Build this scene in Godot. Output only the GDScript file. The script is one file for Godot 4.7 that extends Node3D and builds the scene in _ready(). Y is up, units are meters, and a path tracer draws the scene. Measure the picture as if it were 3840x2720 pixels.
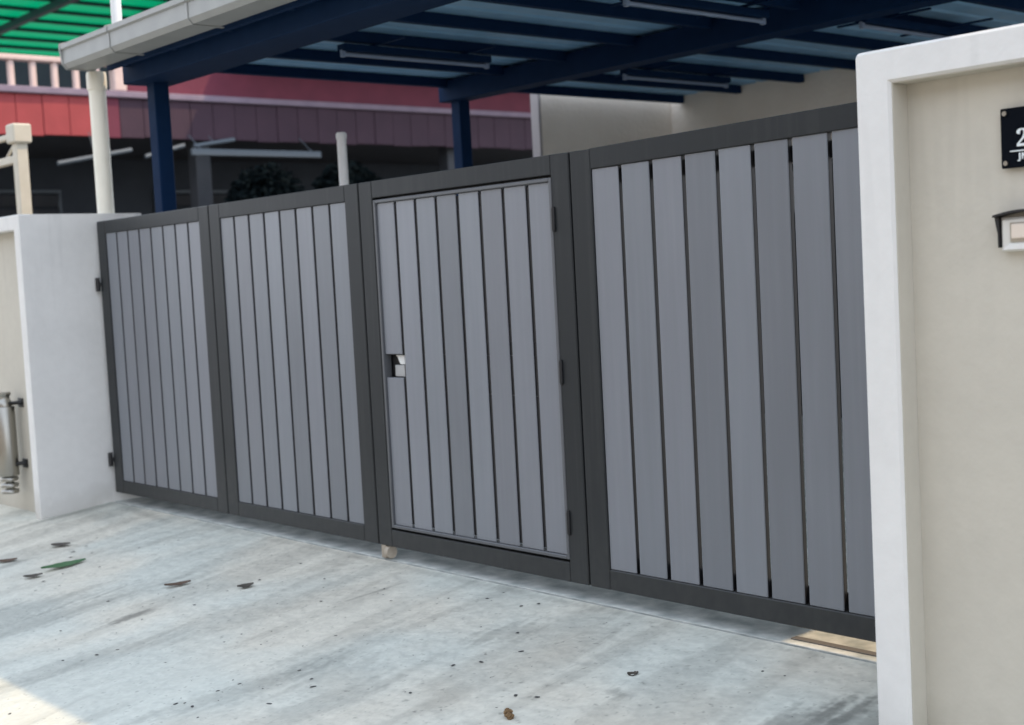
extends Node3D
# A grey slatted folding gate between two white rendered walls, a navy steel carport behind it.
# x runs along the gate, z towards the street, y up, metres; the gate stands in the plane z = 0.

var M := {}
var used := {}
var rng := RandomNumberGenerator.new()


func _ready() -> void:
	rng.seed = 71
	# camera
	var cam := Camera3D.new()
	cam.name = "camera"
	cam.position = Vector3(8.4694, 1.4733, 3.8639)
	cam.rotation = Vector3(-0.06668, 0.84872, -0.05261)
	var lens := CameraAttributesPhysical.new()
	lens.frustum_focal_length = 44.34
	lens.frustum_focus_distance = 4.9
	lens.frustum_near = 0.05
	lens.frustum_far = 600.0
	lens.exposure_aperture = 2.6
	cam.attributes = lens
	cam.keep_aspect = Camera3D.KEEP_HEIGHT
	cam.fov = 30.29
	cam.near = 0.05
	cam.far = 600.0
	add_child(cam)
	cam.current = true
	# sky
	var sky_look := ProceduralSkyMaterial.new()
	sky_look.sky_top_color = Color(0.70, 0.74, 0.80)
	sky_look.sky_horizon_color = Color(0.89, 0.90, 0.92)
	sky_look.sky_curve = 0.25
	sky_look.sky_energy_multiplier = 1.0
	sky_look.ground_bottom_color = Color(0.35, 0.34, 0.33)
	sky_look.ground_horizon_color = Color(0.75, 0.77, 0.79)
	var sky := Sky.new()
	sky.sky_material = sky_look
	var env := Environment.new()
	env.background_mode = Environment.BG_SKY
	env.sky = sky
	env.background_energy_multiplier = 1.7
	env.tonemap_mode = Environment.TONE_MAPPER_LINEAR
	env.tonemap_exposure = 1.75
	env.sdfgi_enabled = true
	env.ssao_enabled = true
	env.ssil_enabled = true
	var we := WorldEnvironment.new()
	we.name = "world_environment"
	we.environment = env
	add_child(we)
	# sun: high, from behind the house, its light coming down towards the street
	var sun := DirectionalLight3D.new()
	sun.name = "sun"
	sun.light_color = Color(1.0, 0.87, 0.70)
	sun.light_energy = 0.6
	sun.light_angular_distance = 0.5
	sun.shadow_enabled = true
	add_child(sun)
	sun.look_at_from_position(Vector3(0, 10, 0), Vector3(0, 10, 0) + Vector3(-0.5, -1.0, 0.548), Vector3.RIGHT)

	materials()
	setting()
	house_and_walls()
	carport()
	gate()
	neighbour()
	wall_fittings()
	small_things()


# ---------------------------------------------------------------- helpers

func numbered(called: String) -> String:
	var n: int = used.get(called, 0)
	used[called] = n + 1
	return called if n == 0 else "%s_%03d" % [called, n]


func thing(called: String, label: String, category: String, at := Vector3.ZERO, group := "") -> Node3D:
	var o := Node3D.new()
	o.name = numbered(called)
	o.position = at
	add_child(o)
	tag(o, label, category, group)
	return o


func tag(o: Node, label: String, category: String, group := "") -> void:
	o.set_meta("label", label)
	o.set_meta("category", category)
	if group != "":
		o.set_meta("group", group)


func mb() -> SurfaceTool:
	var st := SurfaceTool.new()
	st.begin(Mesh.PRIMITIVE_TRIANGLES)
	return st


func mesh_of(st: SurfaceTool) -> ArrayMesh:
	st.generate_normals()
	return st.commit()


func put(called: String, m: Mesh, mat: Material, parent: Node3D, at := Vector3.ZERO) -> MeshInstance3D:
	var o := MeshInstance3D.new()
	o.name = called if parent != self else numbered(called)
	o.mesh = m
	o.material_override = mat
	o.position = at
	parent.add_child(o, true)
	return o


func obj(called: String, st: SurfaceTool, mat: Material, parent: Node3D, at := Vector3.ZERO) -> MeshInstance3D:
	return put(called, mesh_of(st), mat, parent, at)


func struct(called: String, st: SurfaceTool, mat: Material) -> MeshInstance3D:
	var o := obj(called, st, mat, self)
	o.set_meta("kind", "structure")
	return o


# a triangle whose front looks away from the point c
func tri(st: SurfaceTool, a: Vector3, b: Vector3, d: Vector3, c: Vector3, smooth := -1) -> void:
	var n := (b - a).cross(d - a)
	st.set_smooth_group(smooth)
	if n.dot((a + b + d) / 3.0 - c) > 0.0:
		st.add_vertex(a); st.add_vertex(d); st.add_vertex(b)
	else:
		st.add_vertex(a); st.add_vertex(b); st.add_vertex(d)


func quad(st: SurfaceTool, a: Vector3, b: Vector3, c: Vector3, d: Vector3, away: Vector3, smooth := -1) -> void:
	tri(st, a, b, c, away, smooth)
	tri(st, a, c, d, away, smooth)


# a box with chamfered edges, centre c, full size s
func box(st: SurfaceTool, c: Vector3, s: Vector3, bevel := 0.0, t := Transform3D.IDENTITY) -> void:
	var h := s * 0.5
	var b: float = min(bevel, min(h.x, min(h.y, h.z)) * 0.9)
	var o := t * c
	var axes := [Vector3.RIGHT, Vector3.UP, Vector3.BACK]
	for k in 3:
		var i := (k + 1) % 3
		var j := (k + 2) % 3
		for sg in [-1.0, 1.0]:
			var f: Vector3 = c + axes[k] * h[k] * sg
			var u: Vector3 = axes[i] * (h[i] - b)
			var v: Vector3 = axes[j] * (h[j] - b)
			quad(st, t * (f - u - v), t * (f + u - v), t * (f + u + v), t * (f - u + v), o)
	if b <= 0.0:
		return
	for k in 3:
		var i := (k + 1) % 3
		var j := (k + 2) % 3
		var w: Vector3 = axes[k] * (h[k] - b)
		for si in [-1.0, 1.0]:
			for sj in [-1.0, 1.0]:
				var p: Vector3 = c + axes[i] * h[i] * si + axes[j] * (h[j] - b) * sj
				var q: Vector3 = c + axes[i] * (h[i] - b) * si + axes[j] * h[j] * sj
				quad(st, t * (p - w), t * (p + w), t * (q + w), t * (q - w), o)
	for sx in [-1.0, 1.0]:
		for sy in [-1.0, 1.0]:
			for sz in [-1.0, 1.0]:
				var e := Vector3(sx, sy, sz)
				var n := h - Vector3(b, b, b)
				tri(st, t * (c + e * Vector3(h.x, n.y, n.z)), t * (c + e * Vector3(n.x, h.y, n.z)), t * (c + e * Vector3(n.x, n.y, h.z)), o)


func box2(st: SurfaceTool, lo: Vector3, hi: Vector3, bevel := 0.0) -> void:
	box(st, (lo + hi) * 0.5, hi - lo, bevel)


func tube(st: SurfaceTool, a: Vector3, b: Vector3, ra: float, rb := -1.0, n := 16, caps := true) -> void:
	if rb < 0.0:
		rb = ra
	var d := (b - a).normalized()
	var u := d.cross(Vector3.UP if absf(d.y) < 0.9 else Vector3.RIGHT).normalized()
	var v := d.cross(u)
	var mid := (a + b) * 0.5
	for k in n:
		var p := u * cos(TAU * k / n) + v * sin(TAU * k / n)
		var q := u * cos(TAU * (k + 1) / n) + v * sin(TAU * (k + 1) / n)
		var away := mid - (p + q) * (ra + rb) * 0.2
		quad(st, a + p * ra, a + q * ra, b + q * rb, b + p * rb, away, 1)
		if caps:
			tri(st, a, a + p * ra, a + q * ra, mid)
			tri(st, b, b + p * rb, b + q * rb, mid)


# rings of [radius, y] round the y axis
func lathe(st: SurfaceTool, at: Vector3, rings: Array, n := 20) -> void:
	for r in rings.size() - 1:
		var a: Array = rings[r]
		var b: Array = rings[r + 1]
		for k in n:
			var p := Vector3(cos(TAU * k / n), 0, sin(TAU * k / n))
			var q := Vector3(cos(TAU * (k + 1) / n), 0, sin(TAU * (k + 1) / n))
			var pa: Vector3 = at + p * a[0] + Vector3.UP * a[1]
			var qa: Vector3 = at + q * a[0] + Vector3.UP * a[1]
			var pb: Vector3 = at + p * b[0] + Vector3.UP * b[1]
			var qb: Vector3 = at + q * b[0] + Vector3.UP * b[1]
			var up_sign: float = 1.0 if a[0] > b[0] else -1.0
			var away: Vector3 = at + Vector3.UP * (((a[1] + b[1]) * 0.5) - up_sign * 0.001 - up_sign * absf(a[0] - b[0]) * 2.0)
			if a[0] > 0.00001:
				tri(st, pa, qa, qb, away, -1 if absf(a[1] - b[1]) < 0.0001 else 1)
			if b[0] > 0.00001:
				tri(st, pa, qb, pb, away, -1 if absf(a[1] - b[1]) < 0.0001 else 1)


# a polygon in x and y, from z0 (back) to z1 (front), its front edges chamfered by bevel
func prism(st: SurfaceTool, poly: PackedVector2Array, z0: float, z1: float, bevel := 0.0, t := Transform3D.IDENTITY) -> void:
	if Geometry2D.is_polygon_clockwise(poly):
		poly.reverse()
	var n := poly.size()
	var inner := PackedVector2Array()
	for k in n:
		var e0 := (poly[k] - poly[(k + n - 1) % n]).normalized()
		var e1 := (poly[(k + 1) % n] - poly[k]).normalized()
		var n0 := Vector2(-e0.y, e0.x)
		var n1 := Vector2(-e1.y, e1.x)
		var m := (n0 + n1)
		inner.append(poly[k] + m * (bevel / max(0.2, 1.0 + n0.dot(n1))))
	var ids := Geometry2D.triangulate_polygon(poly)
	var far_front := t * Vector3(poly[0].x, poly[0].y, z0 - 1000.0)
	var far_back := t * Vector3(poly[0].x, poly[0].y, z1 + 1000.0)
	for k in range(0, ids.size(), 3):
		var a := poly[ids[k]]
		var b := poly[ids[k + 1]]
		var c := poly[ids[k + 2]]
		tri(st, t * Vector3(a.x, a.y, z0), t * Vector3(b.x, b.y, z0), t * Vector3(c.x, c.y, z0), far_back)
		a = inner[ids[k]]; b = inner[ids[k + 1]]; c = inner[ids[k + 2]]
		tri(st, t * Vector3(a.x, a.y, z1), t * Vector3(b.x, b.y, z1), t * Vector3(c.x, c.y, z1), far_front)
	for k in n:
		var p := poly[k]
		var q := poly[(k + 1) % n]
		var pi := inner[k]
		var qi := inner[(k + 1) % n]
		var nn := Vector2(q.y - p.y, p.x - q.x).normalized()
		var mid := (p + q) * 0.5 - nn * 0.5
		var away := t * Vector3(mid.x, mid.y, (z0 + z1) * 0.5)
		quad(st, t * Vector3(p.x, p.y, z0), t * Vector3(q.x, q.y, z0), t * Vector3(q.x, q.y, z1 - bevel), t * Vector3(p.x, p.y, z1 - bevel), away)
		if bevel > 0.0:
			quad(st, t * Vector3(p.x, p.y, z1 - bevel), t * Vector3(q.x, q.y, z1 - bevel), t * Vector3(qi.x, qi.y, z1), t * Vector3(pi.x, pi.y, z1), away)


func rounded(poly: Array, which: Dictionary, steps := 5) -> PackedVector2Array:
	var out := PackedVector2Array()
	var n := poly.size()
	for k in n:
		var p: Vector2 = poly[k]
		if not which.has(k):
			out.append(p)
			continue
		var r: float = which[k]
		var a := p + ((poly[(k + n - 1) % n] as Vector2) - p).normalized() * r
		var b := p + ((poly[(k + 1) % n] as Vector2) - p).normalized() * r
		for s in steps + 1:
			var f := float(s) / steps
			out.append(a.lerp(p, f).lerp(p.lerp(b, f), f))
	return out


# ---------------------------------------------------------------- materials

func lin(r: float, g: float, b: float) -> Color:
	return Color(r, g, b).linear_to_srgb()


func noise(seed_n: int, freq: float, octaves := 4) -> FastNoiseLite:
	var f := FastNoiseLite.new()
	f.seed = seed_n
	f.noise_type = FastNoiseLite.TYPE_SIMPLEX_SMOOTH
	f.frequency = freq
	f.fractal_octaves = octaves
	return f


# mottled colour between two linear colours, and a fine relief; laid in world metres
func paint(a: Color, b: Color, rough: float, scale: float, seed_n: int, relief := 0.3, freq := 0.012, metal := 0.0) -> StandardMaterial3D:
	var m := StandardMaterial3D.new()
	var t := NoiseTexture2D.new()
	t.width = 512
	t.height = 512
	t.seamless = true
	t.noise = noise(seed_n, freq, 5)
	var g := Gradient.new()
	g.set_color(0, a)
	g.set_color(1, b)
	t.color_ramp = g
	m.albedo_texture = t
	m.roughness = rough
	m.metallic = metal
	if relief > 0.0:
		var nt := NoiseTexture2D.new()
		nt.width = 512
		nt.height = 512
		nt.seamless = true
		nt.as_normal_map = true
		nt.bump_strength = 2.0
		nt.noise = noise(seed_n + 9, 0.08, 4)
		m.normal_enabled = true
		m.normal_texture = nt
		m.normal_scale = relief
	m.uv1_triplanar = true
	m.uv1_world_triplanar = true
	m.uv1_scale = Vector3.ONE * scale
	return m


func plain(c: Color, rough: float, metal := 0.0) -> StandardMaterial3D:
	var m := StandardMaterial3D.new()
	m.albedo_color = c
	m.roughness = rough
	m.metallic = metal
	return m


func materials() -> void:
	M.white_wall = render_coat(Vector3(0.74, 0.735, 0.72), 3, 0.75)
	M.beige_wall = render_coat(Vector3(0.55, 0.52, 0.45), 5, 0.8)
	M.house_wall = paint(lin(0.76, 0.70, 0.62), lin(0.82, 0.76, 0.68), 0.85, 0.4, 6, 0.3)
	M.frame = paint(lin(0.019, 0.022, 0.024), lin(0.026, 0.029, 0.032), 0.42, 1.2, 11, 0.04)
	M.frame.metallic_specular = 0.35
	M.slats = []
	var coats := [dusty_coat(Vector3(0.208, 0.221, 0.250), 13, 0.32), dusty_coat(Vector3(0.200, 0.216, 0.244), 14, 0.32)]
	for k in 6:
		var sm: StandardMaterial3D = coats[k % 2].duplicate()
		var f := 1.0 - 0.022 * k
		sm.albedo_color = Color(f, f, f)
		sm.uv1_offset = Vector3(0.37 * k, 0, 0.21 * k)
		M.slats.append(sm)
	M.frame = dusty_coat(Vector3(0.0225, 0.0255, 0.028), 15, 0.40)
	M.frame.metallic_specular = 0.35
	M.black = plain(lin(0.012, 0.012, 0.014), 0.45)
	M.navy = paint(lin(0.004, 0.020, 0.062), lin(0.007, 0.026, 0.074), 0.65, 0.8, 21, 0.05)
	M.navy.metallic_specular = 0.2
	M.door_edge = paint(lin(0.085, 0.09, 0.10), lin(0.105, 0.11, 0.12), 0.42, 1.2, 12, 0.04)
	M.sheet = paint(lin(0.22, 0.45, 0.68), lin(0.31, 0.54, 0.76), 0.5, 0.5, 23, 0.05)
	M.sheet.backlight_enabled = true
	M.sheet.backlight = lin(0.02, 0.032, 0.042)
	M.gutter = paint(lin(0.28, 0.29, 0.285), lin(0.33, 0.34, 0.33), 0.45, 0.7, 25, 0.05)
	M.cream = paint(lin(0.80, 0.77, 0.66), lin(0.85, 0.82, 0.72), 0.5, 0.8, 27, 0.05)
	M.beige_paint = paint(lin(0.50, 0.47, 0.39), lin(0.57, 0.54, 0.46), 0.6, 0.8, 28, 0.05)
	M.latch = plain(lin(0.42, 0.43, 0.44), 0.35, 0.4)
	M.white_metal = plain(lin(0.75, 0.76, 0.76), 0.4)
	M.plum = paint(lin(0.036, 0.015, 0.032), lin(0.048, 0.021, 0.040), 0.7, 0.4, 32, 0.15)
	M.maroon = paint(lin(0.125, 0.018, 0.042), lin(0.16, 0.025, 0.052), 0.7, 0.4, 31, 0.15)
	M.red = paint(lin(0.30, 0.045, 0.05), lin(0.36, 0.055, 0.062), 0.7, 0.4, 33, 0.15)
	M.trim = paint(lin(0.30, 0.28, 0.29), lin(0.34, 0.32, 0.33), 0.7, 0.5, 36, 0.1)
	M.ledge = paint(lin(0.20, 0.16, 0.22), lin(0.26, 0.21, 0.27), 0.7, 0.5, 35, 0.15)
	M.pink = paint(lin(0.62, 0.47, 0.44), lin(0.70, 0.55, 0.51), 0.7, 0.6, 37, 0.15)
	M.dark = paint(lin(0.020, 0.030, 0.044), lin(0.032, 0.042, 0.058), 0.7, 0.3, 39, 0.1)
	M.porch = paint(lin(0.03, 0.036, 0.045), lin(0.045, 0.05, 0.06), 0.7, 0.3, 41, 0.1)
	M.grey_metal = plain(lin(0.10, 0.125, 0.15), 0.55, 0.2)
	M.steel = plain(lin(0.36, 0.35, 0.32), 0.34, 1.0)
	M.plate = plain(lin(0.004, 0.006, 0.010), 0.12)
	M.plate.metallic_specular = 0.12
	M.letter = plain(lin(0.75, 0.80, 0.82), 0.35)
	M.doorbell = paint(lin(0.66, 0.65, 0.61), lin(0.70, 0.69, 0.65), 0.4, 2.0, 43, 0.0)
	M.button = plain(lin(0.72, 0.63, 0.54), 0.4)
	M.rust = paint(lin(0.33, 0.28, 0.22), lin(0.45, 0.40, 0.33), 0.6, 3.0, 45, 0.3)
	var g := plain(lin(0.005, 0.36, 0.23), 0.5)
	g.backlight_enabled = true
	g.backlight = lin(0.003, 0.75, 0.50)
	M.green = g
	M.green_beam = plain(lin(0.015, 0.05, 0.07), 0.5)
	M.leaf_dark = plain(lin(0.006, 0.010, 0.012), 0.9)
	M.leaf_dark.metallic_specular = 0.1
	M.glass = plain(lin(0.012, 0.016, 0.02), 0.08)
	M.tube = plain(lin(0.26, 0.34, 0.48), 0.3)
	M.concrete = concrete(Vector2(-2.0, -0.6), Vector2(10.24, 5.12), 2048, 1024)
	M.strip_shade = plain(lin(0.16, 0.15, 0.14), 0.6)
	M.floor = paint(lin(0.30, 0.33, 0.32), lin(0.72, 0.73, 0.69), 0.75, 1.1, 51, 0.3)
	M.asphalt = paint(lin(0.10, 0.10, 0.10), lin(0.14, 0.14, 0.135), 0.9, 0.3, 53, 0.4)


# painted render: a slow mottle, splash dirt along the foot, and faint runs under the top edge; 4 m to a repeat
func render_coat(base: Vector3, seed_n: int, rough: float) -> StandardMaterial3D:
	var w := 1024
	var img := Image.create(w, w, false, Image.FORMAT_RGB8)
	var slow := noise(seed_n, 1.4, 4)
	var fine := noise(seed_n + 1, 11.0, 3)
	var run := noise(seed_n + 2, 1.0, 3)
	for j in w:
		var y := 4.0 * (1.0 - (j + 0.5) / w)
		if y > 3.3:
			y -= 4.0
		for i in w:
			var x := 4.0 * (i + 0.5) / w
			var a := slow.get_noise_2d(x, y)
			var b := fine.get_noise_2d(x, y)
			var c := run.get_noise_2d(x * 9.0, y * 0.6)
			var v := 1.0 + 0.05 * a + 0.03 * b
			v -= 0.05 * smoothstep(0.12, 0.45, c) * smoothstep(0.9, 2.0, y)
			var dirt := (1.0 - smoothstep(-0.02, 0.22, y + 0.14 * a + 0.06 * b)) * (0.7 + 0.5 * b)
			var col := base * v
			col = col.lerp(Vector3(0.30, 0.28, 0.22), clampf(0.45 * dirt, 0.0, 0.6))
			img.set_pixel(i, j, Color(col.x, col.y, col.z).linear_to_srgb())
	var m := paint(Color.WHITE, Color.WHITE, rough, 0.25, seed_n, 0.0)
	m.albedo_texture = ImageTexture.create_from_image(img)
	var nt := NoiseTexture2D.new()
	nt.width = 1024
	nt.height = 1024
	nt.seamless = true
	nt.as_normal_map = true
	nt.bump_strength = 2.0
	nt.noise = noise(seed_n + 9, 0.12, 4)
	m.normal_enabled = true
	m.normal_texture = nt
	m.normal_scale = 0.10
	return m


# satin powder coat with faint dust runs and splash dust along the foot of the gate; 4 m to a repeat
func dusty_coat(base: Vector3, seed_n: int, rough: float) -> StandardMaterial3D:
	var w := 768
	var img := Image.create(w, w, false, Image.FORMAT_RGB8)
	var slow := noise(seed_n, 1.1, 3)
	var run := noise(seed_n + 1, 1.0, 3)
	var fine := noise(seed_n + 2, 16.0, 3)
	for j in w:
		var y := 4.0 * (1.0 - (j + 0.5) / w)
		for i in w:
			var x := 4.0 * (i + 0.5) / w
			var a := slow.get_noise_2d(x * 2.0, y)
			var c := run.get_noise_2d(x * 26.0, y * 0.8)
			var b := fine.get_noise_2d(x, y)
			var v := 1.0 + 0.05 * a + 0.05 * c
			var dust := 0.035 * (1.0 - smoothstep(0.14, 0.62, y + 0.18 * a + 0.10 * c + 0.05 * b)) + 0.012 * smoothstep(0.1, 0.5, c + 0.3 * a)
			var col := (base * v).lerp(Vector3(0.42, 0.40, 0.36), dust * (1.0 + 0.6 * b))
			img.set_pixel(i, j, Color(col.x, col.y, col.z).linear_to_srgb())
	var m := paint(Color.WHITE, Color.WHITE, rough, 0.25, seed_n, 0.0)
	m.albedo_texture = ImageTexture.create_from_image(img)
	return m


# worn concrete: pale, with greyer streaks running down towards the street, drifts of dirt and a few stains
func concrete(origin: Vector2, size: Vector2, w: int, h: int) -> StandardMaterial3D:
	var img := Image.create(w, h, false, Image.FORMAT_RGB8)
	var streak := noise(61, 1.0, 4)
	var streak2 := noise(66, 1.0, 3)
	var patch := noise(62, 0.55, 4)
	var tint := noise(63, 0.8, 3)
	var grain := noise(64, 22.0, 3)
	var warp := noise(65, 1.3, 3)
	# stains: x, z, half length along x, half length along z, turn, darkness
	var stains := [[2.60, 1.16, 0.05, 0.15, 0.12, 0.50], [1.9, 1.55, 0.17, 0.60, 0.2, 0.22], [2.2, 1.35, 0.12, 0.6, 0.1, 0.16], [4.25, 1.1, 0.30, 0.18, 0.4, 0.14],
		[5.95, 0.62, 0.10, 0.28, 0.2, 0.42], [6.1, 0.5, 0.12, 0.25, 0.0, 0.36], [4.45, 0.42, 0.10, 0.16, 0.5, 0.26], [3.45, 0.35, 0.014, 0.20, 0.1, 0.30],
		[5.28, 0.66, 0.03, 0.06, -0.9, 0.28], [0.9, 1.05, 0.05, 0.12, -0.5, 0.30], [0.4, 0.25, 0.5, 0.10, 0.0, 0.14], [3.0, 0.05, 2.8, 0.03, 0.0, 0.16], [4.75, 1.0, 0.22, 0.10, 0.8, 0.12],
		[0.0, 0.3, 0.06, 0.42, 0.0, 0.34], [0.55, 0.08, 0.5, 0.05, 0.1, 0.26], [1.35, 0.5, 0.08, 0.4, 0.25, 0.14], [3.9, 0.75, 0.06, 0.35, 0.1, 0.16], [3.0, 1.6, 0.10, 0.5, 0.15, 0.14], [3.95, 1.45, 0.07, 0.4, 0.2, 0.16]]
	for j in h:
		var z := origin.y + size.y * (j + 0.5) / h
		for i in w:
			var x := origin.x + size.x * (i + 0.5) / w
			var wx := x + 0.06 * warp.get_noise_2d(x * 0.7, z * 0.7)
			var s := streak.get_noise_2d((wx - z * 0.10) * 3.6, z * 0.50)
			var s2 := streak2.get_noise_2d((wx - z * 0.14) * 15.0 + 40.0, z * 1.1)
			var p := patch.get_noise_2d(wx, z * 0.8)
			var g := grain.get_noise_2d(x, z)
			var v := 0.565 + 0.095 * p + 0.05 * g + 0.02 * s2
			# soft drifts of grey dirt
			v -= 0.085 * smoothstep(0.0, 0.34, s + 0.12 * p + 0.06 * g)
			v += 0.035 * smoothstep(-0.1, -0.4, s)
			# a few thin scuffed lines running down the slope
			var line := absf(s2 - 0.22)
			v -= 0.085 * (1.0 - smoothstep(0.0, 0.05, line)) * smoothstep(0.05, 0.3, p + 0.35 * g)
			# patches where the skin has worn off, with a ragged edge
			v -= 0.045 * smoothstep(0.13, 0.17, p + 0.22 * g + 0.1 * s2)
			# pitted specks
			v -= 0.16 * smoothstep(0.48, 0.60, g)
			for q in stains:
				var dx: float = x - q[0]
				var dz: float = z - q[1]
				var reach: float = 1.9 * maxf(q[2], q[3])
				if absf(dx) > reach or absf(dz) > reach:
					continue
				var c := cos(q[4] as float)
				var sn := sin(q[4] as float)
				var a: float = (dx * c + dz * sn) / q[2]
				var b: float = (-dx * sn + dz * c) / q[3]
				var d := sqrt(a * a + b * b) + 0.55 * s2 + 0.35 * g + 0.3 * p
				v *= 1.0 - q[5] * (1.0 - smoothstep(0.35, 1.3, d))
			v = clampf(v, 0.10, 0.74)
			var t := tint.get_noise_2d(x + 9.0, z)
			var cool := clampf(0.5 + 1.3 * t - 1.1 * p, 0.0, 1.0)
			img.set_pixel(i, j, Color(v * lerpf(1.05, 0.955, cool), v * lerpf(1.01, 0.995, cool), v * lerpf(0.87, 0.905, cool)).linear_to_srgb())
	var m := StandardMaterial3D.new()
	m.albedo_texture = ImageTexture.create_from_image(img)
	m.roughness = 0.72
	var nt := NoiseTexture2D.new()
	nt.width = 1024
	nt.height = 512
	nt.seamless = true
	nt.as_normal_map = true
	nt.bump_strength = 3.0
	nt.noise = noise(67, 0.09, 5)
	m.normal_enabled = true
	m.normal_texture = nt
	m.normal_scale = 0.35
	return m


# ---------------------------------------------------------------- the setting

func slope(z: float) -> float:
	return 0.08 - 0.1 * (z - 0.012) if z > 0.012 else 0.08


func setting() -> void:
	# apron of the driveway, falling towards the street, drawn as a fine sheet with its texture laid in metres
	var st := mb()
	var nx := 60
	var nz := 26
	var und := noise(71, 0.9, 3)
	var o := Vector2(-2.0, -0.6)
	var s := Vector2(10.24, 5.12)
	var at := func(i: int, j: int) -> Vector3:
		var x := -2.0 + 10.24 * i / nx
		var z := 0.012 + 4.2 * j / nz
		var low := 0.012 * und.get_noise_2d(x, z) * clampf(z * 2.0, 0.0, 1.0)
		return Vector3(x, slope(z) + low, z)
	for j in nz:
		for i in nx:
			var q := [at.call(i, j), at.call(i + 1, j), at.call(i + 1, j + 1), at.call(i, j + 1)]
			for k in [0, 1, 2, 0, 2, 3]:
				var v: Vector3 = q[k]
				st.set_smooth_group(1)
				st.set_uv(Vector2((v.x - o.x) / s.x, (v.z - o.y) / s.y))
				st.add_vertex(v)
	for i in nx:   # the upright lip at the gate
		var a: Vector3 = at.call(i, 0)
		var b: Vector3 = at.call(i + 1, 0)
		for v in [a, b, b + Vector3.DOWN * 0.1, a, b + Vector3.DOWN * 0.1, a + Vector3.DOWN * 0.1]:
			st.set_smooth_group(2)
			st.set_uv(Vector2((v.x - o.x) / s.x, (v.z - o.y) / s.y))
			st.add_vertex(v)
	st.generate_normals()
	st.generate_tangents()
	put("driveway", st.commit(), M.concrete, self).set_meta("kind", "structure")

	st = mb()   # floor of the carport behind the joint
	box2(st, Vector3(-0.1, -0.3, -5.86), Vector3(9.0, 0.08, -0.012), 0.002)
	struct("carport_floor", st, M.floor)
	st = mb()
	box2(st, Vector3(-0.04, -0.2, -0.0118), Vector3(6.2, 0.060, 0.0118))  # black fill stands in for the shade down in the joint
	struct("threshold_joint", st, M.black)

	st = mb()
	box2(st, Vector3(-60, -0.4, 4.2), Vector3(60, -0.335, 10.5))
	struct("road", st, M.asphalt)

	st = mb()   # earth everywhere else
	box2(st, Vector3(-300, -1.0, -300), Vector3(300, -0.42, 300))
	struct("ground", st, M.asphalt)

	st = mb()   # verge in front of the left wall
	var p := PackedVector2Array([Vector2(-4.2, -0.42), Vector2(-4.2, -0.345), Vector2(-0.35, 0.04), Vector2(-0.35, -0.42)])
	prism(st, p, -12.0, -2.0, 0.0, Transform3D(Basis(Vector3.UP, PI / 2.0), Vector3.ZERO))
	struct("left_path", st, M.floor)


# ---------------------------------------------------------------- house and boundary walls

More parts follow.
